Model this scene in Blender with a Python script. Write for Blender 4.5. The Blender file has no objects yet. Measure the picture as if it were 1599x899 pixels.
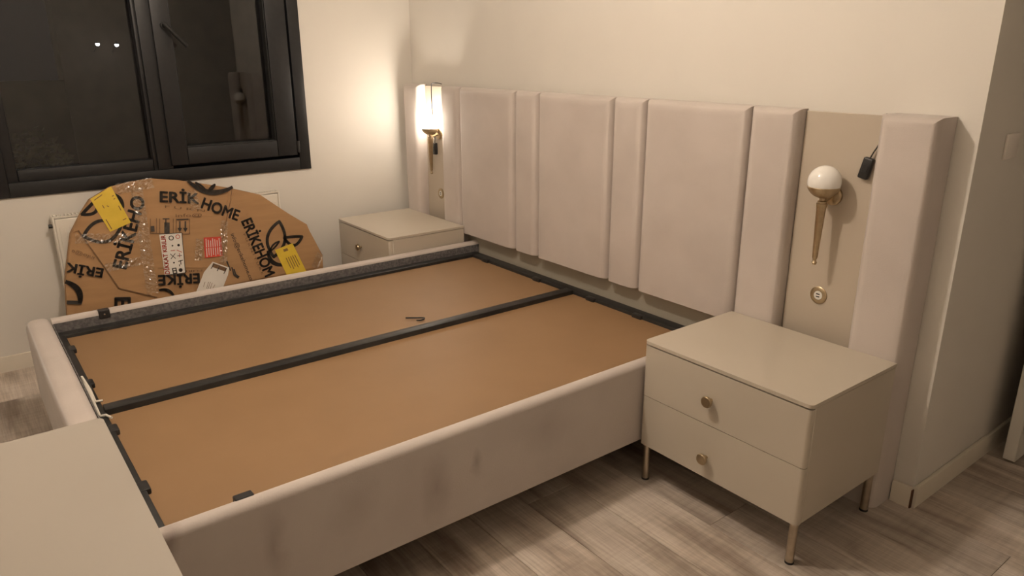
import bpy, bmesh, math, random
from mathutils import Vector, Matrix
random.seed(7)
scene = bpy.context.scene
COL = scene.collection
# ------------------------------------------------------------------ camera
cd = bpy.data.cameras.new('camera'); cam = bpy.data.objects.new('camera', cd); COL.objects.link(cam)
cd.sensor_fit = 'HORIZONTAL'; cd.sensor_width = 36.0; cd.lens = 1149.52 * 36.0 / 1599.0
cd.clip_start = 0.02; cd.clip_end = 200
_r = Vector((0.6097673, 0.79257642, -0.00254168)); _u = Vector((-0.24177781, 0.18906342, 0.95173448)); _f = Vector((-0.75480284, 0.57972204, -0.30691208))
m = Matrix.Identity(4)
for i in range(3):
    m[i][0] = _r[i]; m[i][1] = _u[i]; m[i][2] = -_f[i]
m.translation = Vector((3.65701, -2.29933, 1.42676))
cam.matrix_world = m
scene.camera = cam
# ------------------------------------------------------------------ world, exposure
w = bpy.data.worlds.new('night'); scene.world = w; w.use_nodes = True
w.node_tree.nodes['Background'].inputs[0].default_value = (0.10, 0.19, 0.42, 1)
w.node_tree.nodes['Background'].inputs[1].default_value = 0.012
vs = scene.view_settings
vs.view_transform = 'Standard'; vs.look = 'None'; vs.exposure = 0.0; vs.gamma = 1.0; vs.use_curve_mapping = False
LAMP_POS = (1.80, -1.60, 2.42)          # the ceiling lamp over the bed
LAMP_COL = (1.0, 0.84, 0.695)
LAMP_STRENGTH = 440.0
SCONCE_STRENGTH = 95.0

# ------------------------------------------------------------------ materials
def mat(name, col, rough=0.5, metal=0.0, **kw):
    mt = bpy.data.materials.new(name); mt.use_nodes = True
    b = mt.node_tree.nodes['Principled BSDF']
    b.inputs['Base Color'].default_value = (*col, 1); b.inputs['Roughness'].default_value = rough; b.inputs['Metallic'].default_value = metal
    for k, v in kw.items(): b.inputs[k.replace('_', ' ')].default_value = v
    return mt
def nodes(mt): return mt.node_tree.nodes, mt.node_tree.links, mt.node_tree.nodes['Principled BSDF']
def mottle(mt, c1, c2, scale=6, detail=4, bump=0.0, bscale=200, stretch=(1, 1, 1), lo=0.35, hi=0.65, bdist=0.002):
    N, L, b = nodes(mt)
    tc = N.new('ShaderNodeTexCoord'); mp = N.new('ShaderNodeMapping'); mp.inputs['Scale'].default_value = stretch
    L.new(tc.outputs['Object'], mp.inputs[0])
    n = N.new('ShaderNodeTexNoise'); n.inputs['Scale'].default_value = scale; n.inputs['Detail'].default_value = detail
    L.new(mp.outputs[0], n.inputs['Vector'])
    r = N.new('ShaderNodeValToRGB'); r.color_ramp.elements[0].position = lo; r.color_ramp.elements[1].position = hi
    r.color_ramp.elements[0].color = (*c1, 1); r.color_ramp.elements[1].color = (*c2, 1)
    L.new(n.outputs['Fac'], r.inputs[0]); L.new(r.outputs[0], b.inputs['Base Color'])
    if bump:
        n2 = N.new('ShaderNodeTexNoise'); n2.inputs['Scale'].default_value = bscale; n2.inputs['Detail'].default_value = 3
        L.new(mp.outputs[0], n2.inputs['Vector'])
        bp = N.new('ShaderNodeBump'); bp.inputs['Strength'].default_value = bump; bp.inputs['Distance'].default_value = bdist
        L.new(n2.outputs['Fac'], bp.inputs['Height']); L.new(bp.outputs[0], b.inputs['Normal'])
    return mt
M = {}
M['wall'] = mottle(mat('wall_paint', (.74, .68, .55), .75), (.69, .655, .60), (.715, .68, .622), 2.5, 3, .12, 140)
M['ceiling'] = mottle(mat('ceiling_paint', (.8, .78, .72), .9), (.78, .76, .70), (.82, .80, .74), 3)
M['trim'] = mottle(mat('trim_paint', (.72, .66, .56), .5), (.70, .64, .54), (.74, .68, .58), 5)
M['velvet'] = mottle(mat('velvet', (.66, .57, .51), .9, 0, Sheen_Weight=.35, Sheen_Roughness=.4), (.50, .443, .405), (.545, .485, .445), 5, 5, .25, 260)
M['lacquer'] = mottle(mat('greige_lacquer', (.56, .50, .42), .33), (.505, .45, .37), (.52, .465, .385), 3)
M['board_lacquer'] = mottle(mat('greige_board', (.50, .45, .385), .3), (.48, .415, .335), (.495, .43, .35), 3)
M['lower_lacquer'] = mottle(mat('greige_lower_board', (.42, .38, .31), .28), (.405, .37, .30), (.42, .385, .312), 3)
M['mdf'] = mottle(mat('tan_hardboard', (.42, .235, .105), .55), (.245, .143, .067), (.26, .153, .073), 6, 6, .06, 300)
M['black_steel'] = mottle(mat('black_steel', (.022, .022, .022), .45, .2), (.018, .018, .018), (.03, .029, .028), 20)
M['black_plastic'] = mottle(mat('black_plastic', (.018, .017, .018), .4), (.015, .015, .015), (.022, .021, .022), 20)
M['lining'] = mottle(mat('grey_lining', (.12, .115, .115), .95), (.085, .08, .08), (.17, .16, .155), 90, 4, .4, 400)
M['brass'] = mottle(mat('champagne_metal', (.50, .40, .27), .38, 1), (.47, .375, .25), (.53, .43, .29), 60, 2, .05, 500)
M['leg_metal'] = mottle(mat('brushed_leg_metal', (.5, .43, .34), .32, 1), (.46, .395, .31), (.54, .47, .38), 40, 2)
M['opal'] = mottle(mat('opal_glass', (.86, .84, .80), .15), (.85, .83, .79), (.87, .85, .81), 4)
M['white_plastic'] = mottle(mat('white_plastic', (.75, .73, .68), .4), (.74, .72, .67), (.76, .74, .69), 4)
M['plate'] = mottle(mat('pale_plate', (.66, .60, .53), .5), (.80, .74, .68), (.82, .76, .70), 4)
M['anthracite'] = mottle(mat('anthracite_foil', (.022, .023, .027), .45), (.0085, .009, .0105), (.012, .0125, .014), 40, 3, .1, 300)
M['rubber'] = mottle(mat('black_gasket', (.008, .008, .008), .6), (.007, .007, .007), (.01, .01, .01), 30)
M['radiator'] = mottle(mat('radiator_enamel', (.74, .70, .62), .35), (.73, .69, .61), (.75, .71, .63), 4)
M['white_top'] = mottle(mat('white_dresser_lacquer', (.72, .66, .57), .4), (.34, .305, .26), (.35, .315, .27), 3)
M['door'] = mottle(mat('white_door_paint', (.74, .71, .65), .45), (.73, .70, .64), (.75, .72, .66), 4)
M['card'] = mottle(mat('cardboard', (.34, .19, .088), .8), (.35, .20, .092), (.39, .225, .105), 5, 6, .1, 120, (1, 1, 8))
M['ink'] = mottle(mat('black_print', (.03, .024, .02), .6), (.024, .02, .016), (.05, .038, .03), 60)
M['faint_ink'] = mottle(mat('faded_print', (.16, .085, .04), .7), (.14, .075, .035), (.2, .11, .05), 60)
M['yellow'] = mottle(mat('yellow_label', (.66, .46, .035), .5), (.62, .43, .03), (.70, .49, .045), 12)
M['red'] = mottle(mat('red_label', (.56, .055, .03), .45), (.52, .05, .028), (.60, .065, .035), 12)
M['paper'] = mottle(mat('white_label', (.70, .66, .60), .5), (.68, .64, .58), (.72, .68, .62), 12)
M['dark_oak_gap'] = mottle(mat('raw_joint_core', (.09, .04, .02), .9), (.07, .03, .015), (.11, .05, .025), 30)
M['subfloor'] = mottle(mat('subfloor', (.05, .04, .03), .9), (.045, .035, .028), (.055, .045, .033), 10)
M['chrome'] = mottle(mat('steel_wire', (.7, .68, .64), .25, 1), (.68, .66, .62), (.72, .70, .66), 20)
M['pale_wire'] = mottle(mat('pale_wire', (.72, .68, .6), .35), (.70, .66, .58), (.74, .70, .62), 20)
M['soil'] = mottle(mat('garden_soil', (.06, .045, .03), .95), (.04, .03, .02), (.08, .06, .04), 3, 6)
M['leaf'] = mottle(mat('hedge_leaf', (.10, .085, .03), .7), (.07, .07, .022), (.15, .11, .045), 9)
M['plaster_out'] = mottle(mat('outside_plaster', (.22, .17, .13), .9), (.2, .155, .12), (.24, .185, .14), 4)
mt = mat('window_glass', (.9, .92, .92), 0.0); mt.node_tree.nodes['Principled BSDF'].inputs['Transmission Weight'].default_value = 1.0
mottle(mt, (.80, .82, .82), (.82, .84, .84), 1); M['glass'] = mt
mt = mat('clear_tape', (.5, .34, .2), .2); N, L, b = nodes(mt); N.remove(b)
tr = N.new('ShaderNodeBsdfTransparent'); gl = N.new('ShaderNodeBsdfGlossy'); gl.inputs['Roughness'].default_value = .17
tr.inputs[0].default_value = (.97, .96, .93, 1)
mx = N.new('ShaderNodeMixShader'); mx.inputs[0].default_value = .18
tc = N.new('ShaderNodeTexCoord'); n2 = N.new('ShaderNodeTexNoise'); n2.inputs['Scale'].default_value = 90; bp = N.new('ShaderNodeBump'); bp.inputs['Strength'].default_value = .5; bp.inputs['Distance'].default_value = .003
L.new(tc.outputs['Object'], n2.inputs['Vector']); L.new(n2.outputs['Fac'], bp.inputs['Height']); L.new(bp.outputs[0], gl.inputs['Normal'])
L.new(tr.outputs[0], mx.inputs[1]); L.new(gl.outputs[0], mx.inputs[2]); L.new(mx.outputs[0], N['Material Output'].inputs[0]); M['tape'] = mt
def emit(name, col, s):
    mt = mat(name, (.8, .78, .74), .4); b = mt.node_tree.nodes['Principled BSDF']
    b.inputs['Emission Color'].default_value = (*col, 1); b.inputs['Emission Strength'].default_value = s
    return mt
M['bulb'] = emit('ceiling_bulb_glow', LAMP_COL, LAMP_STRENGTH)
M['opal_lit'] = emit('lit_opal_glass', (1, .88, .74), SCONCE_STRENGTH)
M['street'] = emit('street_lamp_glow', (.95, .97, 1), 14)
# rubbed, darker nap marks on the near side rail (own shapes, world-fixed)
def velvet_smudged():
    mt = mottle(mat('velvet_rubbed', (.66, .57, .51), .9, 0, Sheen_Weight=.35, Sheen_Roughness=.4), (.50, .445, .41), (.54, .485, .445), 5, 5, .25, 260)
    N, L, b = nodes(mt)
    src = b.inputs['Base Color'].links[0].from_socket
    tc = N.new('ShaderNodeTexCoord')
    dn = N.new('ShaderNodeTexNoise'); dn.inputs['Scale'].default_value = 14; dn.inputs['Detail'].default_value = 4
    L.new(tc.outputs['Object'], dn.inputs['Vector'])
    mxv = N.new('ShaderNodeMixRGB'); mxv.inputs[0].default_value = .055
    L.new(tc.outputs['Object'], mxv.inputs[1]); L.new(dn.outputs['Color'], mxv.inputs[2])
    acc = None
    for (y, z, ry, rz, a) in ((-1.39, .275, .055, .12, .30), (-1.25, .31, .022, .05, .34), (-1.84, .30, .035, .11, .30), (-2.07, .40, .03, .05, .55), (-1.63, .33, .08, .09, .16), (-1.0, .33, .09, .09, .14)):
        mp = N.new('ShaderNodeMapping'); mp.vector_type = 'TEXTURE'
        mp.inputs['Location'].default_value = (.5 * .055, y * .945 + .5 * .055, z * .945 + .5 * .055); mp.inputs['Scale'].default_value = (100, ry, rz)
        L.new(mxv.outputs[0], mp.inputs[0])
        g = N.new('ShaderNodeTexGradient'); g.gradient_type = 'SPHERICAL'; L.new(mp.outputs[0], g.inputs[0])
        ml = N.new('ShaderNodeMath'); ml.operation = 'MULTIPLY'; ml.inputs[1].default_value = a * 1.5; L.new(g.outputs['Fac'], ml.inputs[0])
        if acc is None: acc = ml.outputs[0]
        else:
            ad = N.new('ShaderNodeMath'); ad.operation = 'MAXIMUM'; L.new(acc, ad.inputs[0]); L.new(ml.outputs[0], ad.inputs[1]); acc = ad.outputs[0]
    mx = N.new('ShaderNodeMixRGB'); mx.inputs[2].default_value = (.22, .17, .145, 1)
    L.new(acc, mx.inputs[0]); L.new(src, mx.inputs[1]); L.new(mx.outputs[0], b.inputs['Base Color'])
    return mt
M['velvet_rubbed'] = velvet_smudged()
def plank_mat():
    mt = mat('grey_oak_laminate', (.4, .34, .28), .42)
    N, L, b = nodes(mt)
    tc = N.new('ShaderNodeTexCoord'); oi = N.new('ShaderNodeObjectInfo')
    ml = N.new('ShaderNodeMath'); ml.operation = 'MULTIPLY'; ml.inputs[1].default_value = 37
    L.new(oi.outputs['Random'], ml.inputs[0])
    cb = N.new('ShaderNodeCombineXYZ'); L.new(ml.outputs[0], cb.inputs[0]); L.new(ml.outputs[0], cb.inputs[1])
    va = N.new('ShaderNodeVectorMath'); L.new(tc.outputs['Object'], va.inputs[0]); L.new(cb.outputs[0], va.inputs[1])
    def noise(stretch, sc, det, dist=0):
        mp = N.new('ShaderNodeMapping'); mp.inputs['Scale'].default_value = stretch; L.new(va.outputs[0], mp.inputs[0])
        n = N.new('ShaderNodeTexNoise'); n.inputs['Scale'].default_value = sc; n.inputs['Detail'].default_value = det; n.inputs['Distortion'].default_value = dist
        L.new(mp.outputs[0], n.inputs['Vector']); return n.outputs['Fac']
    big = noise((1.2, 7, 1), 1.6, 5, .6); fine = noise((3, 70, 1), 2.2, 5); saw = noise((30, 2.5, 1), 2.0, 2)
    r = N.new('ShaderNodeValToRGB'); e = r.color_ramp.elements
    e[0].position = .33; e[0].color = (.27, .215, .175, 1); e[1].position = .62; e[1].color = (.56, .49, .425, 1)
    k = r.color_ramp.elements.new(.47); k.color = (.44, .375, .315, 1)
    L.new(big, r.inputs[0])
    m1 = N.new('ShaderNodeMixRGB'); m1.blend_type = 'OVERLAY'; m1.inputs[0].default_value = .45
    L.new(r.outputs[0], m1.inputs[1]); L.new(fine, m1.inputs[2])
    m2 = N.new('ShaderNodeMixRGB'); m2.blend_type = 'OVERLAY'; m2.inputs[0].default_value = .22
    L.new(m1.outputs[0], m2.inputs[1]); L.new(saw, m2.inputs[2])
    hs = N.new('ShaderNodeHueSaturation')
    mr = N.new('ShaderNodeMapRange'); mr.inputs[3].default_value = .82; mr.inputs[4].default_value = 1.18
    L.new(oi.outputs['Random'], mr.inputs[0]); L.new(mr.outputs[0], hs.inputs['Value']); L.new(m2.outputs[0], hs.inputs['Color'])
    L.new(hs.outputs[0], b.inputs['Base Color'])
    bp = N.new('ShaderNodeBump'); bp.inputs['Strength'].default_value = .12; bp.inputs['Distance'].default_value = .001
    L.new(fine, bp.inputs['Height']); L.new(bp.outputs[0], b.inputs['Normal'])
    return mt
M['plank'] = plank_mat()

# ------------------------------------------------------------------ mesh helpers
def box(bm, x0, x1, y0, y1, z0, z1, bevel=0, seg=2, sel=None):
    v = [bm.verts.new((x, y, z)) for z in (z0, z1) for y in (y0, y1) for x in (x0, x1)]
    fs = [bm.faces.new([v[i] for i in q]) for q in ((0, 2, 3, 1), (4, 5, 7, 6), (0, 1, 5, 4), (2, 6, 7, 3), (0, 4, 6, 2), (1, 3, 7, 5))]
    if bevel:
        es = {e for f in fs for e in f.edges}
        if sel: es = [e for e in es if sel(e.verts[0].co, e.verts[1].co)]
        bmesh.ops.bevel(bm, geom=list(es), offset=bevel, segments=seg, profile=.5, affect='EDGES', clamp_overlap=True)
    return bm
def cyl(bm, p0, p1, r0, r1=None, n=20):
    r1 = r0 if r1 is None else r1
    p0, p1 = Vector(p0), Vector(p1); d = (p1 - p0).normalized()
    a = d.orthogonal().normalized(); b = d.cross(a)
    A = [bm.verts.new(p0 + r0 * (a * math.cos(t) + b * math.sin(t))) for t in [2 * math.pi * i / n for i in range(n)]]
    B = [bm.verts.new(p1 + r1 * (a * math.cos(t) + b * math.sin(t))) for t in [2 * math.pi * i / n for i in range(n)]]
    for i in range(n): bm.faces.new((A[i], A[(i + 1) % n], B[(i + 1) % n], B[i]))
    bm.faces.new(A[::-1]); bm.faces.new(B)
    return bm
def lathe(bm, prof, c, axis='z', n=28):
    """prof: list of (radius, height); closed at the ends when the radius is 0"""
    rings = []
    c = Vector(c)
    def P(r, h, t):
        a, b = r * math.cos(t), r * math.sin(t)
        return c + (Vector((a, b, h)) if axis == 'z' else Vector((a, -h, b)))
    for r, h in prof:
        rings.append([bm.verts.new(P(0, h, 0))] if r < 1e-6 else [bm.verts.new(P(r, h, 2 * math.pi * i / n)) for i in range(n)])
    for A, B in zip(rings, rings[1:]):
        for i in range(n):
            j = (i + 1) % n
            if len(A) == 1 and len(B) > 1: bm.faces.new((A[0], B[j], B[i]))
            elif len(B) == 1 and len(A) > 1: bm.faces.new((A[i], A[j], B[0]))
            elif len(A) > 1: bm.faces.new((A[i], A[j], B[j], B[i]))
    for R_ in (rings[0], rings[-1]):
        if len(R_) > 1: bm.faces.new(R_)
    bmesh.ops.recalc_face_normals(bm, faces=bm.faces)
    return bm
def tube(bm, pts, r, n=8):
    pts = [Vector(p) for p in pts]; rings = []; a = None
    for i, p in enumerate(pts):
        d = (pts[min(i + 1, len(pts) - 1)] - pts[max(i - 1, 0)]).normalized()
        a = d.orthogonal().normalized() if a is None else (a - d * a.dot(d)).normalized()
        b = d.cross(a)
        rings.append([bm.verts.new(p + r * (a * math.cos(2 * math.pi * k / n) + b * math.sin(2 * math.pi * k / n))) for k in range(n)])
    for A, B in zip(rings, rings[1:]):
        for k in range(n): bm.faces.new((A[k], A[(k + 1) % n], B[(k + 1) % n], B[k]))
    bm.faces.new(rings[0][::-1]); bm.faces.new(rings[-1])
    return bm
def spline(pts, n=8):
    pts = [Vector(p) for p in pts]; out = []
    for i in range(len(pts) - 1):
        p0, p1, p2, p3 = pts[max(i - 1, 0)], pts[i], pts[i + 1], pts[min(i + 2, len(pts) - 1)]
        for k in range(n):
            t = k / n
            out.append(.5 * ((2 * p1) + (p2 - p0) * t + (2 * p0 - 5 * p1 + 4 * p2 - p3) * t * t + (3 * p1 - p0 - 3 * p2 + p3) * t ** 3))
    return out + [pts[-1]]
def nb(): return bmesh.new()
def obj(name, bm, material, parent=None, smooth=True):
    me = bpy.data.meshes.new(name)
    bmesh.ops.recalc_face_normals(bm, faces=bm.faces)
    bm.to_mesh(me); bm.free()
    me.materials.append(M[material])
    if smooth:
        me.shade_smooth(); me.set_sharp_from_angle(angle=math.radians(38))
    o = bpy.data.objects.new(name, me); COL.objects.link(o)
    if parent is not None: attach(o, parent)
    return o
def attach(o, parent):
    o.parent = parent
    pm = parent.matrix_basis.copy(); q = parent
    while q.parent is not None: pm = q.parent.matrix_basis @ q.matrix_parent_inverse @ pm; q = q.parent
    o.matrix_parent_inverse = pm.inverted()
def tag(o, label=None, cat=None, group=None, kind=None):
    if label: o['label'] = label
    if cat: o['category'] = cat
    if group: o['group'] = group
    if kind: o['kind'] = kind
    return o
def thing(name, loc, label, cat, group=None):
    o = bpy.data.objects.new(name, None); COL.objects.link(o); o.location = loc; o.empty_display_size = .1
    return tag(o, label, cat, group)
def struct(name, bm, material, label=None, cat=None):
    return tag(obj(name, bm, material), label or None, cat, kind='structure')
def bx(*a, **k): return box(nb(), *a, **k)

# ------------------------------------------------------------------ the room
XL, XR, YB, YF, ZC, XC, YH = -.305, 4.02, 0.0, -2.72, 2.62, 2.803, 2.3
WY0, WY1, WZ0, WZ1 = -2.17, -.675, .803, 2.12      # window opening
# window wall with an opening
b = nb()
box(b, XL - .22, XL, YF - .2, WY0, 0, ZC); box(b, XL - .22, XL, WY1, YB + .2, 0, ZC)
box(b, XL - .22, XL, WY0, WY1, 0, WZ0); box(b, XL - .22, XL, WY0, WY1, WZ1, ZC)
struct('wall_left', b, 'wall', 'cream painted wall holding the dark window', 'wall')
struct('wall_back', bx(XL, XC - .12, YB, YB + .2, 0, ZC), 'wall', 'cream painted wall behind the upholstered headboard', 'wall')
struct('wall_passage', bx(XC - .12, XC, YB, YH, 0, ZC), 'wall', 'shaded cream wall running back from the corner beside the headboard', 'wall')
struct('wall_right', bx(XR, XR + .15, YF - .2, YH + .15, 0, ZC), 'wall', 'cream wall of the room out of view on the right', 'wall')
struct('wall_front', bx(XL, XR, YF - .2, YF, 0, ZC), 'wall', 'cream wall of the room behind the viewer', 'wall')
struct('wall_end', bx(XC, XR, YH, YH + .15, 0, ZC), 'wall', 'cream end wall of the side passage', 'wall')
struct('ceiling', bx(XL - .22, XR + .15, YF - .2, YH + .15, ZC, ZC + .15), 'ceiling', 'plain white ceiling above the bed', 'ceiling')
fl = struct('floor', bx(XL - .22, XR + .15, YF - .2, YH + .15, -.1, -.0085), 'subfloor', 'grey oak laminate floor of long planks', 'floor')
PW = .193; rows = int((YH - YF) / PW) + 1
pm = {}
def plank(x0, x1, y0, y1):
    key = (round(x1 - x0, 3), round(y1 - y0, 3))
    if key not in pm:
        b = bx(-(x1 - x0) / 2 + .0006, (x1 - x0) / 2 - .0006, -(y1 - y0) / 2 + .0006, (y1 - y0) / 2 - .0006, -.008, 0, bevel=.0008, seg=1, sel=lambda a, c: a.z > -.001 and c.z > -.001)
        me = bpy.data.meshes.new('plank'); bmesh.ops.recalc_face_normals(b, faces=b.faces); b.to_mesh(me); b.free(); me.materials.append(M['plank']); pm[key] = me
    o = bpy.data.objects.new('plank', pm[key]); COL.objects.link(o); o.location = ((x0 + x1) / 2, (y0 + y1) / 2, 0); attach(o, fl)
for r in range(rows):
    y0 = YF + r * PW; y1 = min(y0 + PW, YH)
    xa = XL if y0 < YB - .01 else XC
    x = xa - [0, .46, .92, .25, .7, 1.1][r % 6]
    while x < XR:
        x0, x1 = max(x, xa), min(x + 1.29, XR)
        if x1 - x0 > .02: plank(x0, x1, y0, y1)
        x += 1.29
BH, BT = .075, .014
def base(name, x0, x1, y0, y1, label):
    o = obj(name, bx(x0, x1, y0, y1, 0, BH, bevel=.004, seg=2, sel=lambda a, c: a.z > .07 and c.z > .07), 'trim')
    return tag(o, label, 'baseboard', kind='structure')
base('baseboard_left', XL, XL + BT, YF, YB, 'cream baseboard under the window wall')
bb = base('baseboard_back', 2.742, XC, YB - BT, YB, 'short cream baseboard piece between headboard and wall corner')
obj('open_joint', bx(XC + .0005, XC + .0045, YB - BT * .9, YB - .001, 0, .066), 'dark_oak_gap', bb)
base('baseboard_passage', XC, XC + BT, YB, YH, 'cream baseboard running back along the shaded passage wall')
sp = obj('switch_plate', bx(XC, XC + .008, .185, .275, 1.115, 1.19, bevel=.003, seg=2), 'plate')
tag(sp, 'small pale blank plate on the shaded passage wall', 'switch plate')
# door leaf standing open in the passage
d = struct('door_1', bx(2.872, 2.912, .55, 1.40, .012, 2.05, bevel=.002, seg=1), 'door', 'white door leaf standing open at the right edge', 'door')
b = nb(); cyl(b, (2.912, .62, 1.02), (2.955, .62, 1.02), .009); cyl(b, (2.95, .62, 1.02), (2.95, .74, 1.02), .009); obj('door_handle', b, 'chrome', d)
for hz in (.25, 1.0, 1.8):
    b = nb(); cyl(b, (2.862, 1.405, hz), (2.862, 1.405, hz + .09), .008); box(b, XC, 2.872, 1.398, 1.402, hz, hz + .09); obj('hinge', b, 'chrome', d)

# window_1: outer frame, opening sash on the right, fixed pane on the left
wn = bpy.data.objects.new('window_1', None); COL.objects.link(wn); wn.location = (XL, -1.42, WZ0)
tag(wn, 'dark anthracite framed window with one opening sash, night outside', 'window', kind='structure')
FX0, FX1 = XL - .075, XL + .012
def ring(x0, x1, y0, y1, z0, z1, wl, wr, wb, wt, bev=.004):
    b = nb()
    s = lambda a, c: a.x > x1 - .001 and c.x > x1 - .001
    box(b, x0, x1, y0, y0 + wl, z0, z1, bev, 2, s); box(b, x0, x1, y1 - wr, y1, z0, z1, bev, 2, s)
    box(b, x0, x1, y0 + wl, y1 - wr, z0, z0 + wb, bev, 2, s); box(b, x0, x1, y0 + wl, y1 - wr, z1 - wt, z1, bev, 2, s)
    return b
obj('outer_frame', ring(FX0, FX1, WY0, WY1, WZ0, WZ1, .08, .062, .066, .066), 'anthracite', wn)
obj('mullion', bx(FX0, FX1 - .002, -1.462, -1.392, WZ0 + .066, WZ1 - .066, .004, 2, lambda a, c: a.x > FX1 - .004 and c.x > FX1 - .004), 'anthracite', wn)
# sash, proud of the frame
sash = obj('sash', ring(FX0 + .02, FX1 + .014, -1.402, -.752, .885, WZ1 - .05, .082, .108, .085, .09, .006), 'anthracite', wn)
obj('sash_gasket', ring(FX0 + .04, FX1 + .004, -1.322, -.858, .968, WZ1 - .138, .007, .007, .007, .007, .001), 'rubber', sash)
obj('pane', bx(XL - .040, XL - .034, -1.322, -.858, .968, WZ1 - .138), 'glass', sash, smooth=False)
b = nb(); cyl(b, (FX1 + .012, -1.352, 1.545), (FX1 + .026, -1.352, 1.545), .016); cyl(b, (FX1 + .026, -1.352, 1.545), (FX1 + .052, -1.352, 1.545), .010)
tube(b, spline([(FX1 + .048, -1.358, 1.552), (FX1 + .055, -1.34, 1.53), (FX1 + .055, -1.30, 1.485), (FX1 + .052, -1.268, 1.45)], 5), .0095, 10)
obj('window_handle', b, 'rubber', sash)
for hz in (.93, 1.98):
    b = nb(); cyl(b, (FX1 + .012, -.745, hz - .03), (FX1 + .012, -.745, hz + .03), .008); obj('hinge', b, 'black_plastic', sash)
obj('glazing_bead', ring(FX0 + .03, FX1 - .012, -2.092, -1.46, .867, WZ1 - .064, .045, .02, .055, .03, .008), 'anthracite', wn)
obj('pane', bx(XL - .058, XL - .052, -2.05, -1.478, .92, WZ1 - .09), 'glass', wn, smooth=False)

# ------------------------------------------------------------------ outside the window
struct('ground', bx(-40, XL - .23, -25, 25, -.7, -.6), 'soil', 'dark ground outside the window', 'ground')
struct('wall_outside', bx(-10.2, -9.6, -.62, 14, -.6, 6.0), 'plaster_out', 'neighbouring plaster building seen dimly through the window', 'wall')
struct('wall_garden', bx(-8.4, -8.2, -6, -.80, -.6, 1.06), 'soil', 'low dark garden wall seen dimly through the window', 'wall')
def outdoor_light(x, y, z, lab):
    t = thing('outdoor_wall_light', (-9.6, y, z), lab, 'outdoor light', 'lights on the building outside the window')
    b = nb(); tube(b, spline([(-9.598, y, z - .12), (-9.45, y, z - .06), (x - .03, y, z + .03), (x, y, z + .02)], 5), .008, 6); obj('bracket', b, 'black_steel', t)
    b = nb(); lathe(b, [(0, .02), (.022, .016), (.03, .0), (.028, -.004)], (x, y, z)); obj('hood', b, 'black_steel', t)
    b = nb(); lathe(b, [(.027, -.004), (.026, -.02), (.015, -.035), (0, -.04)], (x, y, z)); obj('lamp_glass', b, 'street', t)
outdoor_light(-9.2, -.160, 1.545, 'small white light outside the fixed pane, left one of two')
outdoor_light(-9.2, .095, 1.535, 'small white light outside the fixed pane, right one of two')
t = thing('garden_bush', (-2.2, -1.78, -.6), 'dim leafy garden bush outside the left window pane', 'bush')
b = nb()
for k in range(900):
    th, ph = random.uniform(0, 6.283), math.acos(random.uniform(-.4, 1)); rr = random.uniform(.7, 1.0)
    p = Vector((-2.2 + .34 * rr * math.sin(ph) * math.cos(th), -1.80 + .24 * rr * math.sin(ph) * math.sin(th), .38 + .58 * rr * math.cos(ph)))
    a = Vector((random.gauss(0, 1), random.gauss(0, 1), random.gauss(0, .6))).normalized(); c = a.orthogonal().normalized()
    L_, w_ = random.uniform(.04, .075), random.uniform(.012, .02)
    bm_v = [b.verts.new(p), b.verts.new(p + a * L_ * .5 + c * w_), b.verts.new(p + a * L_), b.verts.new(p + a * L_ * .5 - c * w_)]
    b.faces.new(bm_v)
tag(obj('foliage', b, 'leaf', t, smooth=False), kind='stuff')
b = nb()
for k in range(6):
    tube(b, spline([(-2.2, -1.8, -.6), (-2.2 + random.uniform(-.08, .08), -1.8 + random.uniform(-.08, .08), .0), (-2.2 + random.uniform(-.2, .2), -1.8 + random.uniform(-.15, .15), .6)], 4), .012, 6)
obj('stems', b, 'soil', t)

# ------------------------------------------------------------------ ceiling lamp over the bed
lx, ly, lz = LAMP_POS
t = thing('ceiling_lamp', (lx, ly, ZC), 'bare warm ceiling bulb hanging above the bed', 'ceiling lamp')
b = nb(); lathe(b, [(0, ZC - lz), (.055, ZC - lz), (.05, ZC - lz - .03), (.012, ZC - lz - .04), (0, ZC - lz - .04)], (lx, ly, lz)); obj('canopy', b, 'white_plastic', t)
b = nb(); cyl(b, (lx, ly, lz + .13), (lx, ly, ZC - .03), .004, n=8); obj('flex', b, 'white_plastic', t)
b = nb(); lathe(b, [(0, .14), (.018, .14), (.021, .085), (0, .085)], (lx, ly, lz)); obj('holder', b, 'white_plastic', t)
b = nb(); lathe(b, [(0, .085), (.02, .084), (.034, .06), (.055, .03), (.062, 0), (.055, -.03), (.034, -.053), (0, -.062)], (lx, ly, lz)); obj('bulb', b, 'bulb', t)

# ------------------------------------------------------------------ headboard
HT = 1.246; YBD, YP = -.06, -.116
hb = thing('headboard', (1.235, -.03, 0), 'wide cream velvet headboard with upholstered panels and two lamp boards', 'headboard')
obj('back_frame', bx(-.225, 2.70, -.045, -.002, .02, 1.22), 'board_lacquer', hb)
def pad(name, x0, x1, z0, z1, y0=YBD + .012, y1=YP, r=.040, mtl='velvet'):
    bm = nb()
    g = .0015
    box(bm, x0 + g, x1 - g, y1, y0, z0, z1, r, 6, lambda a, c: a.y < y1 + .001 and c.y < y1 + .001 and not (a.z < z0 + .001 and c.z < z0 + .001))
    return obj(name, bm, mtl, hb)
X = [.166, .347, .821, .997, 1.474, 1.651, 2.124, 2.306, 2.553, 2.740]
pad('padded_post', -.238, -.064, 0, HT)
pad('padded_post', X[0], X[1], 0, HT)
for i in range(1, 6): pad('padded_panel', X[i], X[i + 1], .477, HT)
pad('padded_post', X[6], X[7], 0, HT)
pad('padded_post', 2.566, X[9], 0, HT, y0=-.003, y1=-.118, r=.036)
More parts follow.
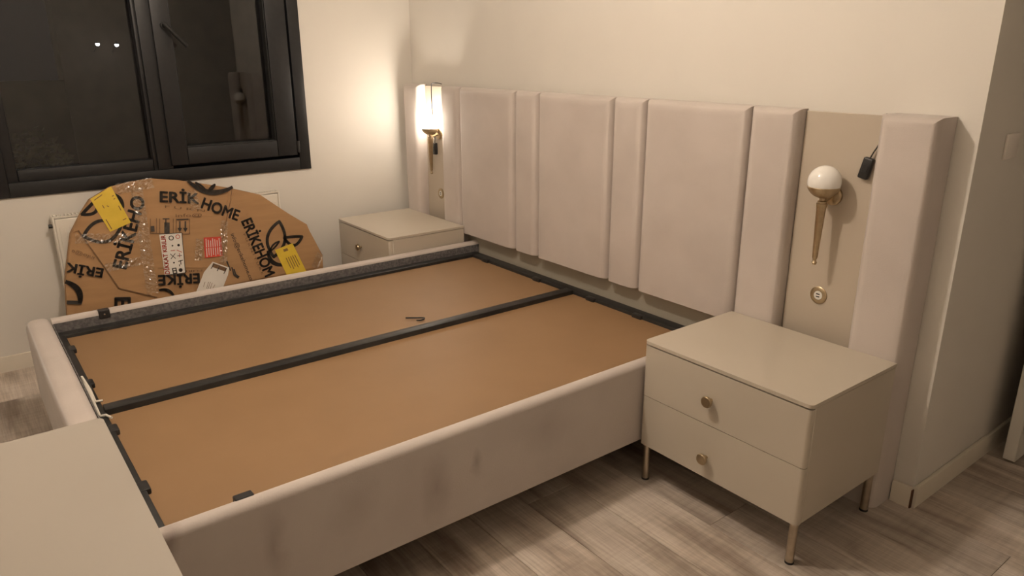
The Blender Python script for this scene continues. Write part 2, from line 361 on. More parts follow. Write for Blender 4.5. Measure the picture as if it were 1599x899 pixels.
for x0, x1 in ((-.064, X[0]), (X[7], 2.566)):
    o = obj('lamp_board', bx(x0, x1, YBD, -.045, .02, 1.24, .0015, 1), 'board_lacquer', hb); o['label'] = 'smooth greige board carrying a wall lamp'
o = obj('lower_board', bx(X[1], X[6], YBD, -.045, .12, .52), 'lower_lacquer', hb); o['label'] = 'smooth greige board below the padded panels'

# sconces
def sconce(x, lit, label):
    zc, yc, rb = 1.033, -.122, .0505
    t = thing('wall_lamp', (x, YBD, zc - .05), label, 'wall lamp', 'wall lamps on the headboard')
    seam = -.016
    a0 = math.asin(seam / rb)
    b = nb(); lathe(b, [(rb * math.cos(a), rb * math.sin(a)) if i < 14 else (0, rb) for i, a in enumerate([a0 + (math.pi / 2 - a0) * k / 14 for k in range(15)])], (x, yc, zc), n=32)
    obj('glass_globe', b, 'opal_lit' if lit else 'opal', t)
    b = nb(); rc = rb + .0022
    prof = [(rc * math.cos(a), rc * math.sin(a)) for a in [a0 - (math.pi / 2 + a0) * k / 10 for k in range(10)]] + [(0, -rc)]
    lathe(b, [(rb - .002, seam + .001)] + prof, (x, yc, zc), n=32); obj('metal_bowl', b, 'brass', t)
    b = nb(); lathe(b, [(.009, -.05), (.009, -.060), (.0135, -.062), (.0135, -.068), (.009, -.07)], (x, yc, zc), n=20); obj('collar', b, 'brass', t)
    b = nb(); lathe(b, [(0, -.069), (.0165, -.069), (.0165, -.078), (.0148, -.084), (.0085, -.246), (.0055, -.252), (.0055, -.257), (.0085, -.262), (.006, -.269), (0, -.27)], (x, yc, zc), n=22); obj('tapered_stem', b, 'brass', t)
    b = nb(); tube(b, spline([(x, yc, zc - .06), (x + .001, yc + .02, zc - .058), (x + .002, YBD - .005, zc - .05)], 5), .0075, 10); obj('arm', b, 'brass', t)
    b = nb(); lathe(b, [(0, 0.001), (.031, .001), (.031, .010), (.026, .014), (0, .015)], (x + .002, YBD, zc - .05), axis='y', n=28); obj('rosette', b, 'brass', t)
sconce(2.432, False, 'unlit brass wall lamp with white globe above the near nightstand')
sconce(.078, True, 'lit wall lamp glowing white in the far corner of the headboard')
def socket(x, z, label):
    t = thing('usb_socket', (x, YBD, z), label, 'socket', 'round sockets in the lamp boards')
    b = nb(); lathe(b, [(0, .0005), (.0295, .0005), (.0295, .003), (.027, .005), (.016, .0052), (.0155, .0035), (0, .0035)], (x, YBD, z), axis='y', n=32); obj('cover_ring', b, 'brass', t)
    b = nb(); lathe(b, [(0, .0035), (.015, .0035), (.0148, .0055), (0, .0058)], (x, YBD, z), axis='y', n=28); f = obj('insert', b, 'white_plastic', t)
    for dz in (-.0045, .0045):
        obj('port', bx(x - .006, x + .006, YBD - .0066, YBD - .005, z + dz - .0018, z + dz + .0018), 'black_plastic', f)
socket(2.428, .645, 'round brass socket below the unlit wall lamp')
socket(.075, .645, 'round brass socket below the lit wall lamp')
def adapter(p, rot, cable, label):
    t = thing('cable_switch', p, label, 'cable switch', 'black cable switches hanging on the headboard')
    b = bx(-.016, .016, -.009, .009, -.033, .033, .005, 3)
    bmesh.ops.rotate(b, cent=(0, 0, 0), matrix=Matrix.Rotation(rot, 3, 'Y'), verts=b.verts); bmesh.ops.translate(b, vec=p, verts=b.verts)
    s = obj('switch_body', b, 'black_plastic', t)
    b = bx(-.009, .009, -.0112, -.0088, -.012, .012, .0015, 1); bmesh.ops.rotate(b, cent=(0, 0, 0), matrix=Matrix.Rotation(rot, 3, 'Y'), verts=b.verts); bmesh.ops.translate(b, vec=p, verts=b.verts)
    obj('button', b, 'black_plastic', s)
    b = nb(); tube(b, spline(cable, 6), .0022, 8); obj('cable', b, 'black_plastic', t)
adapter((2.532, -.0705, 1.082), .22, [(2.539, -.0705, 1.112), (2.546, -.069, 1.13), (2.556, -.066, 1.152), (2.562, -.0640, 1.175), (2.5625, -.0635, 1.22), (2.5625, -.063, 1.237), (2.5625, -.060, 1.2435), (2.5625, -.05, 1.2435)], 'black cable switch hanging beside the unlit wall lamp')
adapter((.040, -.0705, .897), .0, [(.040, -.0705, .928), (.036, -.066, 1.0), (.018, -.0645, 1.08), (.012, -.0645, 1.15), (.012, -.065, 1.22), (.020, -.064, 1.252), (.040, -.045, 1.256), (.052, -.02, 1.25)], 'black cable switch hanging under the lit wall lamp')

# ------------------------------------------------------------------ nightstands
def nightstand(x0, label):
    NW, ND, ZT, ZB = .600, .460, .5195, .1405
    x1 = x0 + NW; yb, yf = -.120, -.120 - ND
    t = thing('nightstand', (x0 + NW / 2, yb - ND / 2, 0), label, 'nightstand', 'nightstands beside the bed')
    b = nb(); box(b, x0, x1, yf + .022, yb, ZB, .5065, .002, 1); obj('body', b, 'lacquer', t)
    b = nb(); box(b, x0 - .001, x1 + .001, yf - .001, yb, .5085, ZT, .016, 5, lambda a, c: a.y < yf + .01 and c.y < yf + .01 and abs(a.z - c.z) > .005)
    obj('top_panel', b, 'lacquer', t)
    zs = (ZB + .5065) / 2
    for z0, z1 in ((ZB, zs - .0013), (zs + .0013, .5035)):
        b = nb(); box(b, x0 + .0005, x1 - .0005, yf, yf + .0205, z0, z1, .012, 5, lambda a, c: a.y < yf + .001 and c.y < yf + .001 and abs(a.z - c.z) > .05)
        dr = obj('drawer', b, 'lacquer', t)
        zc = (z0 + z1) / 2 + (-.004 if z0 > .2 else -.018)
        b = nb(); lathe(b, [(.006, 0), (.006, .012), (.010, .016), (.0172, .018), (.0184, .021), (.0184, .025), (.0168, .0275), (0, .028)], (x0 + .277, yf, zc), axis='y', n=26)
        obj('knob', b, 'brass', dr)
    for fx in (x0 + .018, x1 - .018):
        for fy in (yf + .02, yb - .018):
            b = nb(); cyl(b, (fx, fy, .006), (fx, fy, ZB), .0125, .0125, 20); cyl(b, (fx, fy, ZB - .004), (fx, fy, ZB), .016, n=20)
            lg = obj('leg', b, 'leg_metal', t)
            b = nb(); cyl(b, (fx, fy, 0), (fx, fy, .007), .0132, n=20); obj('foot_cap', b, 'black_plastic', lg)
            s = 1 if fx < x0 + .3 else -1
            if s > 0 and fy < yb - .2:
                b = nb(); box(b, fx - .002, fx + .002, fy + .010, fy + .050, ZB - .034, ZB); obj('bracket', b, 'leg_metal', lg)
nightstand(2.1375, 'near greige nightstand with two drawers and round knobs on slim legs')
nightstand(-.208, 'far greige nightstand in the corner under the lit wall lamp')

# ------------------------------------------------------------------ bed
RX0, RX1, RY0, RZ0, RZ1, RT = .400, 2.130, -2.130, .145, .436, .046
bed = thing('storage_bed', (1.265, -1.1, 0), 'cream upholstered storage bed base with tan boards and no mattress', 'bed')
def rail(name, x0, x1, y0, y1, sel, mtl='velvet', r=.018):
    b = nb(); box(b, x0, x1, y0, y1, RZ0, RZ1, r, 5, sel); o = obj(name, b, mtl, bed); return o
top = lambda a, c: a.z > RZ1 - .001 and c.z > RZ1 - .001
rf = rail('side_rail', RX0, RX0 + RT, -2.084, -.062, lambda a, c: top(a, c) and abs(a.x - c.x) < .001)
rn = rail('side_rail', RX1 - RT, RX1, -2.084, -.114, lambda a, c: top(a, c) and abs(a.x - c.x) < .001, 'velvet_rubbed', .022)
rt = rail('foot_rail', RX0, RX1, RY0 - .04, RY0 + RT, lambda a, c: (top(a, c) and abs(a.y - c.y) < .001) or (abs(a.z - c.z) > .1 and a.y < RY0 - .039 and c.y < RY0 - .039), 'velvet', .030)
for par, a in ((rf, (RX0 + RT, RX0 + RT + .003, -2.08, -.064)), (rn, (RX1 - RT - .003, RX1 - RT, -2.08, -.116))):
    o = obj('inner_lining', bx(a[0], a[1], a[2], a[3], .2, RZ1 - .016), 'lining', par); o['label'] = 'grey felt lining inside the rail'
o = obj('inner_lining', bx(RX0 + RT + .004, RX1 - RT - .004, RY0 + RT, RY0 + RT + .003, .2, RZ1 - .016), 'lining', rt); o['label'] = 'grey felt lining inside the rail'
# lifting steel frame
IX0, IX1, IY0, IY1, FZ = RX0 + RT + .006, RX1 - RT - .006, -2.078, -.085, .368
fr = nb()
for a in ((IX0, .500, IY0, IY1), (2.030, IX1, IY0, IY1), (.500, 2.030, IY0, IY0 + .026), (.500, 2.030, -.140, IY1), (1.254, 1.303, IY0 + .026, -.140)):
    box(fr, *a, FZ - .03, FZ + (.022 if a[0] == 1.254 else .016), .003, 2)
sf = obj('lift_frame', fr, 'black_steel', bed)
for x0, x1 in ((.4985, 1.2555), (1.3015, 2.0315)):
    o = obj('base_board', bx(x0, x1, IY0 + .0245, -.1385, FZ - .006, FZ + .002), 'mdf', bed); o['label'] = 'tan hardboard base panel'
for cx, cy in ((.664, -2.053), (1.036, -2.053), (1.43, -2.053), (1.809, -2.053), (.62, -.139), (1.044, -.139), (1.42, -.139), (1.70, -.139)):
    b = bx(cx - .026, cx + .026, cy - .012, cy + .012, FZ + .001, FZ + .0185, .004, 2); obj('board_clip', b, 'black_plastic', sf)
# mattress stop brackets over the rails
b = bx(RX0 + .022, RX0 + RT + .007, -1.922, -1.882, RZ1 - .03, RZ1 + .004, .002, 1); k = obj('rail_bracket', b, 'black_plastic', rf)
b = nb(); lathe(b, [(0, 0), (.004, 0), (.003, .002), (0, .0025)], (0, 0, 0), axis='z', n=10); bmesh.ops.rotate(b, cent=(0, 0, 0), matrix=Matrix.Rotation(math.pi / 2, 3, 'Y'), verts=b.verts); bmesh.ops.translate(b, vec=(RX0 + RT + .007, -1.902, RZ1 - .013), verts=b.verts); obj('screw', b, 'chrome', k)
b = bx(RX1 - RT - .008, RX1 - .030, -1.912, -1.868, RZ1 - .028, RZ1 + .002, .002, 1); obj('rail_bracket', b, 'black_plastic', rn)
for y in (-.48, -.62):
    b = nb(); cyl(b, (RX0 + RT + .003, y, RZ1 - .055), (RX0 + RT + .006, y, RZ1 - .055), .004, n=10); obj('screw', b, 'chrome', rf)
# bent wire mattress stop at the foot
b = nb()
tube(b, [(1.045, -2.073, .412), (1.05, -2.073, .405), (1.22, -2.072, .400), (1.33, -2.072, .389), (1.335, -2.070, .3885), (1.336, -2.056, .388), (1.365, -2.046, .388)], .004, 8)
tube(b, [(1.045, -2.073, .412), (1.14, -2.066, .401), (1.215, -2.066, .391), (1.22, -2.064, .389), (1.222, -2.045, .388)], .004, 8)
o = obj('mattress_stop', b, 'pale_wire', bed); o['label'] = 'bent pale metal wire stop at the foot end'
h = nb(); tube(h, spline([(1.118, -.905, FZ + .007), (1.135, -.882, FZ + .007), (1.165, -.845, FZ + .007), (1.180, -.866, FZ + .007), (1.172, -.885, FZ + .007)], 6), .0028, 8)
tag(obj('wire_hook', h, 'black_steel'), 'small bent dark wire hook lying on the far tan board', 'hook')
for lx_, ly_ in ((RX0 + .12, -2.02), (RX1 - .12, -2.02), (RX0 + .12, -.2), (RX1 - .12, -.2), (1.265, -1.1)):
    b = nb(); cyl(b, (lx_, ly_, 0), (lx_, ly_, .2), .022, .028, 18); obj('leg', b, 'black_plastic', bed)
obj('storage_floor', bx(RX0 + RT + .004, RX1 - RT - .004, -2.08, -.116, .16, .176), 'mdf', bed)

# ------------------------------------------------------------------ white dresser at the foot of the bed
DX0, DX1, DY0, DY1, DZ = 2.150, 3.30, -2.66, -2.148, .75
dr = thing('dresser', ((DX0 + DX1) / 2, (DY0 + DY1) / 2, 0), 'plain white topped dresser at the foot of the bed, lower left', 'dresser')
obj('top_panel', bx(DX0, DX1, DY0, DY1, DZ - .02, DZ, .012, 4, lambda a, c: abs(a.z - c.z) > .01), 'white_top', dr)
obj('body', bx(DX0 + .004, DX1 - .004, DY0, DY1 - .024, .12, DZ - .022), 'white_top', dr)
for i in range(3):
    for j in range(2):
        x0 = DX0 + .004 + j * (DX1 - DX0 - .008) / 2; x1 = x0 + (DX1 - DX0 - .008) / 2
        z0 = .12 + i * .2025
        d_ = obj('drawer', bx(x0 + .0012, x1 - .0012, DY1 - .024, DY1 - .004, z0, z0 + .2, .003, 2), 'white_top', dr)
for fx in (DX0 + .05, DX1 - .05):
    for fy in (DY0 + .05, DY1 - .05):
        b = nb(); cyl(b, (fx, fy, 0), (fx, fy, .12), .011, n=16); obj('leg', b, 'leg_metal', dr)

# ------------------------------------------------------------------ radiator under the window
rd = thing('radiator', (XL + .06, -1.43, .12), 'white panel radiator under the window behind the cardboard package', 'radiator')
ry0, ry1, rz0, rz1, rx0, rx1 = -1.955, -.905, .14, .70, XL + .028, XL + .090
b = nb(); box(b, rx1 - .012, rx1, ry0 + .004, ry1 - .004, rz0, rz1, .006, 3)
for k in range(26):
    yy = ry0 + .03 + k * (ry1 - ry0 - .06) / 25; box(b, rx1, rx1 + .003, yy - .012, yy + .012, rz0 + .04, rz1 - .04, .0025, 1)
obj('front_panel', b, 'radiator', rd)
obj('rear_panel', bx(rx0, rx0 + .012, ry0 + .004, ry1 - .004, rz0, rz1, .006, 3), 'radiator', rd)
for y in (ry0, ry1): obj('side_cover', bx(rx0 - .002, rx1 + .004, y - .004, y + .004, rz0 + .01, rz1 + .012, .003, 2), 'radiator', rd)
g = nb(); box(g, rx0, rx0 + .006, ry0, ry1, rz1 + .004, rz1 + .012); box(g, rx1 - .006, rx1, ry0, ry1, rz1 + .004, rz1 + .012)
for k in range(70):
    yy = ry0 + .012 + k * (ry1 - ry0 - .024) / 69; box(g, rx0 + .006, rx1 - .006, yy - .0045, yy + .0045, rz1 + .005, rz1 + .011)
obj('top_grille', g, 'radiator', rd)
for y in (ry0 + .12, ry1 - .12): obj('wall_bracket', bx(XL + .001, rx0, y - .015, y + .015, rz0 + .05, rz1 - .05), 'radiator', rd)
b = nb(); cyl(b, (rx0 + .03, ry0 - .004, .665), (rx0 + .03, ry0 - .02, .665), .009, n=12); obj('vent_plug', b, 'black_plastic', rd)
b = nb(); cyl(b, (rx0 + .03, ry1 - .06, 0), (rx0 + .03, ry1 - .06, rz0), .009, n=12); obj('pipe', b, 'radiator', rd)

# ------------------------------------------------------------------ cardboard wrapped package leaning on the radiator
EV = Vector((-.175, 0, 1)).normalized(); EN = Vector((1, 0, .175)).normalized(); EU = Vector((0, 1, 0)); O0 = Vector((-.02, 0, 0))
def PL(u, v, n=0): return O0 + EU * u + EV * v + EN * n
pk = thing('cardboard_package', PL(-1.37, 0, -.03), 'large arched cardboard package covered in print and tape, leaning on the radiator', 'package')
def plate(name, pts, n0, n1, mtl, parent, bev=0):
    b = nb()
    A = [b.verts.new(PL(u, v, n0)) for u, v in pts]; B = [b.verts.new(PL(u, v, n1)) for u, v in pts]; n = len(pts)
    b.faces.new(A); tf = b.faces.new(B[::-1])
    for i in range(n): b.faces.new((A[i], A[(i + 1) % n], B[(i + 1) % n], B[i]))
    if bev: bmesh.ops.bevel(b, geom=list(tf.edges), offset=bev, segments=3, profile=.5, affect='EDGES')
    return obj(name, b, mtl, parent)
OUT = [(-2.0, .0045), (-1.997, .18), (-1.9831, 0.2993), (-1.9638, 0.4418), (-1.9029, 0.6549), (-1.8431, 0.7453), (-1.8007, 0.7976), (-1.7066, 0.8449), (-1.6200, 0.8591), (-1.5325, 0.8645), (-1.4142, 0.8437), (-1.2841, 0.8106), (-1.1660, 0.7770), (-1.0264, 0.7289), (-0.9086, 0.6244), (-0.8015, 0.5420), (-0.7839, 0.4605), (-0.7390, 0.3634), (-0.7493, 0.2997), (-.752, .15), (-.756, .0045)]
body = plate('wrapped_body', OUT, -.062, 0, 'card', pk, .006)
# overlapping flaps of cardboard, slightly proud
plate('cardboard_flap', [(-1.8968, 0.6573), (-1.8723, 0.6652), (-1.8195, 0.5335), (-1.7575, 0.3754), (-1.6047, 0.3013), (-1.5759, 0.4399), (-1.6092, 0.5247), (-1.5708, 0.6945), (-1.5636, 0.8464), (-1.6212, 0.8525), (-1.7038, 0.8396), (-1.7962, 0.7938), (-1.8394, 0.7415)], 0, .006, 'card', pk)
plate('cardboard_flap', [(-1.1800, 0.7740), (-1.0318, 0.7248), (-0.9129, 0.6221), (-0.8073, 0.5379), (-0.7883, 0.4591), (-0.7476, 0.3628), (-0.7570, 0.3041), (-1.2846, 0.2954), (-1.2432, 0.5624)], 0, .005, 'card', pk)
plate('cardboard_flap', [(-1.5708, 0.6945), (-1.2355, 0.6439), (-1.2698, 0.4233), (-1.3210, 0.3951), (-1.5759, 0.4399), (-1.6092, 0.5247)], 0, .004, 'card', pk)
plate('cardboard_flap', [(-1.1584, 0.7688), (-1.0325, 0.7202), (-1.1171, 0.6346), (-1.2366, 0.5752)], .005, .0075, 'card', pk)
PR = .0080                                         # height of the print over the body
def text(body_, p0, p1, cap, mtl='ink', n=PR, parent=None, bold=.034, spacing=1.0, name='printed_text'):
    """lettering on the package from baseline point p0 to p1 (u, v), cap height in metres"""
    cu = bpy.data.curves.new(name, 'FONT'); cu.body = body_; cu.size = 1; cu.offset = 0; cu.space_character = spacing; cu.resolution_u = 3
    tmp = bpy.data.objects.new(name, cu); COL.objects.link(tmp)
    dg = bpy.context.evaluated_depsgraph_get(); dg.update()
    me = bpy.data.meshes.new_from_object(tmp.evaluated_get(dg)); bpy.data.objects.remove(tmp); bpy.data.curves.remove(cu)
    xs = [v.co.x for v in me.vertices]; x0, x1 = min(xs), max(xs)
    d = Vector(p1) - Vector(p0); L_ = d.length; d.normalize(); e = Vector((-d.y, d.x))
    sx = L_ / (x1 - x0); sy = cap / .70
    if bold:
        bm_ = bmesh.new()
        for k in range(6): 
            n0 = len(bm_.verts); bm_.from_mesh(me); bm_.verts.ensure_lookup_table()
            for v in bm_.verts[n0:]: v.co.x += bold * math.cos(k * 1.0472); v.co.y += bold * math.sin(k * 1.0472)
        bm_.to_mesh(me); bm_.free()
    for v in me.vertices:
        q = Vector(p0) + d * ((v.co.x - x0) * sx) + e * (v.co.y * sy); v.co = PL(q.x, q.y, n)
    me.materials.clear(); me.materials.append(M[mtl])
    o = bpy.data.objects.new(name, me); COL.objects.link(o); attach(o, parent or pk)
    if mtl == 'faint_ink' or name == 'sticker_print': o['kind'] = 'stuff'
    return o
def strokes(name, lines, wd, mtl, n=PR, parent=None):
    b = nb()
    for ln in lines:
        for (a, c) in zip(ln, ln[1:]):
            a, c = Vector(a), Vector(c)
            if (c - a).length < 1e-6: continue
            d = (c - a).normalized(); e = Vector((-d.y, d.x)) * wd / 2; d = d * wd * .3
            b.faces.new([b.verts.new(PL(q.x, q.y, n)) for q in (a - d - e, c + d - e, c + d + e, a - d + e)])
    o = obj(name, b, mtl, parent or pk, smooth=False)
    if name == 'sticker_print': o['kind'] = 'stuff'
    return o
def leaf(p0, p1, k0, k1, wd, t0=0, t1=1, close=True):
    """outline of a leaf between p0 and p1; k0, k1 its bulge to either side"""
    p0, p1 = Vector(p0), Vector(p1); d = p1 - p0; e = Vector((-d.y, d.x)); out = []
    for k in (k0, k1):
        b = nb(); P_ = []
        N_ = 18
        for i in range(N_ + 1):
            t_ = t0 + (t1 - t0) * i / N_
            P_.append(p0 + d * t_ + e * (k * math.sin(math.pi * t_) ** .85))
        out.append([tuple(q) for q in P_])
    return strokes('printed_logo', out, wd, 'ink')
text('ERİKEHO', (-1.7134, 0.4572), (-1.5729, 0.7722), .058)
text('ERİK', (-1.5103, 0.7501), (-1.3387, 0.7203), .050)
text('HOME', (-1.3312, 0.6988), (-1.1688, 0.6118), .054)
text('ERİKEHOM', (-1.1481, 0.6044), (-1.0733, 0.3015), .055)
text('info@erikehome.co', (-1.2123, 0.5486), (-1.1556, 0.2975), .020, bold=.0)
text('ERİKE', (-1.3955, 0.3790), (-1.5809, 0.4027), .048)
text('ERİK', (-1.8055, 0.4752), (-1.9424, 0.5267), .042)
text('E', (-1.7830, 0.3319), (-1.7912, 0.2867), .066)
text('info@', (-1.4550, 0.6686), (-1.3328, 0.6550), .016, 'faint_ink', bold=.0)
text('F U R N', (-1.4954, 0.7195), (-1.3163, 0.6753), .012, 'faint_ink', bold=.0)
text('F U R N I T U R E', (-1.1499, 0.5394), (-1.0909, 0.3163), .011, 'faint_ink', bold=.0)
text('info@e', (-1.8303, 0.5353), (-1.9128, 0.5822), .016, 'faint_ink', bold=.0)
text('FURN', (-1.3778, 0.3960), (-1.4740, 0.4085), .010, 'faint_ink', bold=.0)
o = strokes('raw_edge_shade', [[(-1.8726, 0.6636), (-1.8198, 0.5319), (-1.7578, 0.3737), (-1.6050, 0.2996)]], .0045, 'faint_ink', .0066)  # flat dark strokes: brown raw flap edge with its thin shadow painted in
strokes('raw_edge_shade', [[(-1.1672, 0.7698), (-1.1871, 0.7063), (-1.2398, 0.5665)]], .003, 'faint_ink', .0066)
# leaf logos
leaf((-1.0126, 0.3990), (-0.9536, 0.5776), .26, -.24, .016); leaf((-0.9408, 0.4891), (-0.8440, 0.4814), .03, -.45, .015)
leaf((-1.0267, 0.4302), (-0.9708, 0.4743), .16, -.05, .009); leaf((-1.0380, 0.4320), (-0.9692, 0.3479), -.28, -.20, .014)
leaf((-1.8560, 0.6355), (-1.6985, 0.6588), .30, -.32, .014); leaf((-1.8453, 0.7332), (-1.7762, 0.7906), .02, -.35, .014); leaf((-1.7125, 0.8122), (-1.6753, 0.7447), .22, .14, .013)
leaf((-1.3659, 0.8325), (-1.1653, 0.7815), -.22, -.16, .014); leaf((-1.3338, 0.8221), (-1.2921, 0.7748), .1, -.1, .009); leaf((-1.2460, 0.8038), (-1.2839, 0.7721), .1, -.1, .009)
leaf((-1.9611, 0.4413), (-1.9263, 0.3405), .16, .24, .017); strokes('printed_logo', [[(-1.9723, 0.3499), (-1.9252, 0.3386)]], .017, 'ink')
leaf((-1.5870, 0.3318), (-1.5315, 0.2957), .22, .14, .010)
# handling pictograms: glass, umbrella, arrows
def rect(a, c): return [a, (c[0], a[1]), c, (a[0], c[1]), a]
strokes('printed_pictogram', [[(-1.5679, 0.6751), (-1.5794, 0.6107)], [(-1.5270, 0.6696), (-1.5391, 0.6013)], [(-1.5409, 0.6732), (-1.5530, 0.6051)], [(-1.5800, 0.6074), (-1.4062, 0.5782)], [(-1.3933, 0.6515), (-1.4062, 0.5782)], [(-1.4532, 0.6596), (-1.4673, 0.5890)], [(-1.4670, 0.6615), (-1.4792, 0.5925)]], .0035, 'faint_ink')
strokes('printed_pictogram', [[(-1.5000, 0.6659), (-1.5060, 0.6317)], [(-1.5127, 0.6676), (-1.4855, 0.6640)]], .005, 'ink')
strokes('printed_pictogram', [[(-1.4994, 0.6413), (-1.5064, 0.6018)]], .024, 'ink'); strokes('printed_pictogram', [[(-1.5653, 0.6357), (-1.5668, 0.6185)]], .016, 'ink')
for a_, b_, tri in (((-1.4400, 0.6445), (-1.4461, 0.6099), ((-1.4560, 0.6157), (-1.4347, 0.6127), (-1.4490, 0.5934))), ((-1.4146, 0.6410), (-1.4207, 0.6062), ((-1.4306, 0.6121), (-1.4092, 0.6091), (-1.4236, 0.5897)))):
    strokes('printed_pictogram', [[a_, b_]], .007, 'ink')
    b = nb(); b.faces.new([b.verts.new(PL(*q, PR)) for q in tri]); obj('printed_pictogram', b, 'ink', pk, smooth=False)
strokes('printed_pictogram', [[(-1.4506, 0.6557), (-1.3994, 0.6505)]], .006, 'ink')
strokes('printed_pictogram', [[(-1.2531, 0.4158), (-1.2433, 0.3674)], [(-1.2339, 0.3798), (-1.2295, 0.3415)], [(-1.2249, 0.3688), (-1.2198, 0.3340)]], .007, 'ink'); strokes('printed_pictogram', [[(-1.2242, 0.3405), (-1.2118, 0.3269)]], .014, 'ink')
# stickers
def sticker(pts, mtl, label):
    o = plate('sticker', pts, .0083, .0090, mtl, pk); o['label'] = label; return o
SN = .0096
def lerp(a, b_, t_): return (a[0] + (b_[0] - a[0]) * t_, a[1] + (b_[1] - a[1]) * t_)
def quad(c, s, t_): return lerp(lerp(c[0], c[1], s), lerp(c[3], c[2], s), t_)
c = [(-1.8007, 0.7976), (-1.7066, 0.8449), (-1.6541, 0.6697), (-1.7478, 0.6388)]; s = sticker(c, 'yellow', 'yellow paper label')
strokes('sticker_print', [[quad(c, .84, .22), quad(c, .90, .22)], [quad(c, .84, .30), quad(c, .9, .3)], [quad(c, .12, .08), quad(c, .5, .06)], [quad(c, .88, .5), quad(c, .88, .62)], [quad(c, .12, .66), quad(c, .12, .95)], [quad(c, .3, .3), quad(c, .3, .38)], [quad(c, .45, .36), quad(c, .5, .4)], [quad(c, .75, .86), quad(c, .9, .86)]], .0035, 'faint_ink', SN, s)
c = [(-1.0010, 0.4338), (-0.9019, 0.4540), (-0.8415, 0.2649), (-0.9484, 0.2509)]; s = sticker(c, 'yellow', 'yellow paper label')
strokes('sticker_print', [[quad(c, .4, .08), quad(c, .62, .08)], [quad(c, .4, .13), quad(c, .62, .13)], [quad(c, .4, .105), quad(c, .62, .105)]] + [[quad(c, .35 + .12 * k, .32), quad(c, .35 + .12 * k, .62 + .05 * (k % 2))] for k in range(5)], .004, 'faint_ink', SN, s)
c = [(-1.3438, 0.5517), (-1.2599, 0.5437), (-1.2694, 0.4464), (-1.3554, 0.4498)]; s = sticker(c, 'red', 'red label with white lettering')
for k in range(7): strokes('sticker_print', [[quad(c, .12 + .125 * k, .08 + .05 * (k % 3)), quad(c, .12 + .125 * k, .48)], [quad(c, .12 + .125 * k, .54), quad(c, .12 + .125 * k, .94 - .06 * (k % 2))]], .0035, 'paper', SN, s)
c = [(-1.5423, 0.5974), (-1.4405, 0.5895), (-1.4580, 0.3939), (-1.5523, 0.3984)]; s = sticker(c, 'paper', 'white fragile label with red lettering')
text('DİKKAT KIRILIR', quad(c, .24, .98), quad(c, .25, .03), .020, 'red', SN, s, bold=.03, name='sticker_print')
strokes('sticker_print', [[quad(c, 1, 0), quad(c, 1, 1)], [quad(c, 1, 1), quad(c, .0, 1)], [quad(c, 0, 0), quad(c, 1, 0)]], .003, 'ink', SN, s)
def ringpts(ct, r, n=10): return [(ct[0] + r * math.cos(6.2832 * k / n), ct[1] + r * math.sin(6.2832 * k / n)) for k in range(n + 1)]
strokes('sticker_print', [ringpts(quad(c, .50, .11), .010)], .004, 'ink', SN, s)
strokes('sticker_print', [ringpts(quad(c, .80, .09), .009)], .003, 'red', SN, s)
for q, r in (((.80, .30), .006), ((.52, .30), .004), ((.78, .92), .009), ((.5, .72), .004)):
    strokes('sticker_print', [ringpts(quad(c, *q), r * .5)], r, 'ink', SN, s)
strokes('sticker_print', [[quad(c, .38, .50), quad(c, .60, .62)], [quad(c, .38, .62), quad(c, .60, .50)], [quad(c, .70, .56), quad(c, .9, .56)]], .003, 'ink', SN, s)
strokes('sticker_print', [[quad(c, .70, .42), quad(c, .92, .48)], [quad(c, .42, .42), quad(c, .6, .42)], [quad(c, .80, .5), quad(c, .80, .6)]], .0025, 'red', SN, s)
strokes('sticker_print', [[quad(c, .72, .70), quad(c, .92, .68)], [quad(c, .82, .68), quad(c, .82, .78)], [quad(c, .75, .78), quad(c, .75, .82)]], .004, 'ink', SN, s)
strokes('sticker_print', [rect(quad(c, .40, .86), quad(c, .58, .98)), [quad(c, .44, .92), quad(c, .56, .92)]], .005, 'ink', SN, s)
c = [(-1.3219, 0.4257), (-1.2471, 0.3821), (-1.3153, 0.2732), (-1.4291, 0.2753)]; s = sticker([(-1.3219, 0.4257), (-1.2471, 0.3821), (-1.2595, 0.3469), (-1.3099, 0.2628), (-1.4333, 0.2761), (-1.3717, 0.3811)], 'paper', 'white folded delivery slip')
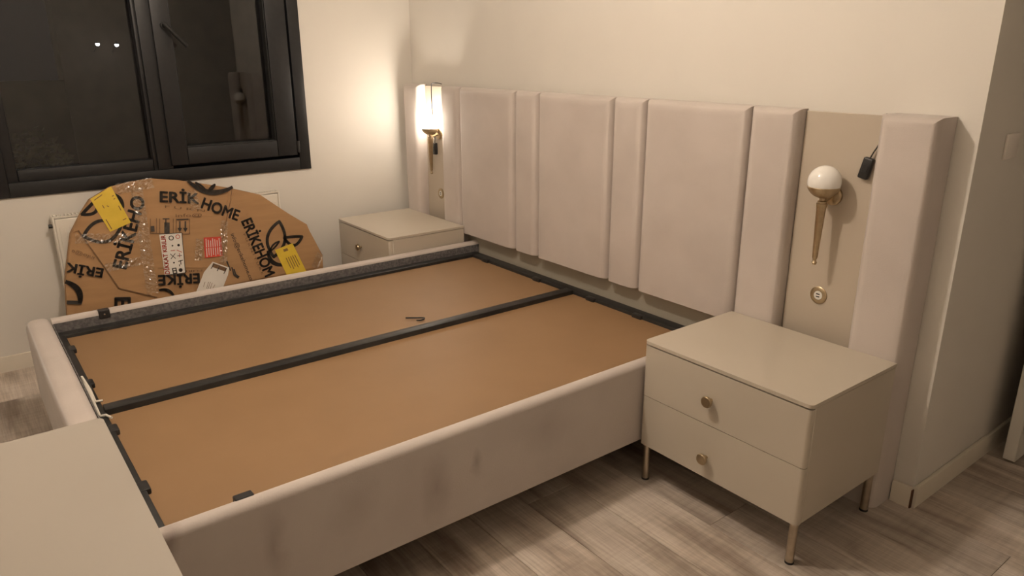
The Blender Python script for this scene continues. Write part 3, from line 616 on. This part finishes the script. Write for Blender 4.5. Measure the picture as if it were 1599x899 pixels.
strokes('sticker_print', [[(-1.3207, 0.4071), (-1.2688, 0.3766)]], .020, 'faint_ink', SN, s); strokes('sticker_print', [[(-1.3355, 0.3931), (-1.3179, 0.4130)], [(-1.3083, 0.3762), (-1.2939, 0.3978)], [(-1.2784, 0.3578), (-1.2628, 0.3802)]], .004, 'ink', SN + .0003, s)
strokes('sticker_print', [[(-1.3590, 0.3281), (-1.3746, 0.2987)], [(-1.3505, 0.3265), (-1.3683, 0.2947)], [(-1.3427, 0.3204), (-1.3581, 0.2928)], [(-1.3314, 0.3090), (-1.3426, 0.2953)], [(-1.3760, 0.3313), (-1.3866, 0.3103)]], .0022, 'faint_ink', SN, s)
# strips of clear glossy tape
def tape(a, b_, wd, n):
    a, b_ = Vector(a), Vector(b_); d = (b_ - a).normalized(); e = Vector((-d.y, d.x)) * wd / 2
    bm = nb(); N_ = max(6, int((b_ - a).length / .007)); J_ = max(4, int(wd / .007)); pr = None
    for i in range(N_ + 1):
        q = a.lerp(b_, i / N_); cur = []
        for j in range(J_ + 1):
            w_ = q + e * (2 * j / J_ - 1); cur.append(bm.verts.new(PL(w_.x + random.uniform(-.002, .002), w_.y + random.uniform(-.002, .002), n + random.uniform(0, .0075))))
        if pr:
            for j in range(J_): bm.faces.new((pr[j], pr[j + 1], cur[j + 1], cur[j]))
        pr = cur
    o = obj('tape_strip', bm, 'tape', pk, smooth=False); o['label'] = 'crinkled clear packing tape'
tape((-1.6866, 0.8302), (-1.5284, 0.8427), .05, 0.01); tape((-1.6027, 0.8251), (-1.6216, 0.3198), .05, 0.0104); tape((-1.8934, 0.6288), (-1.6210, 0.5918), .045, 0.0108)
tape((-1.3649, 0.7901), (-1.3566, 0.6913), .045, 0.0102); tape((-1.3643, 0.5485), (-1.3894, 0.4436), .035, 0.0102); tape((-1.2332, 0.6207), (-1.2729, 0.4053), .035, 0.0102); tape((-0.8041, 0.3043), (-0.7559, 0.3763), .04, 0.0102); tape((-1.7958, 0.4786), (-1.6399, 0.4862), .04, .0112)
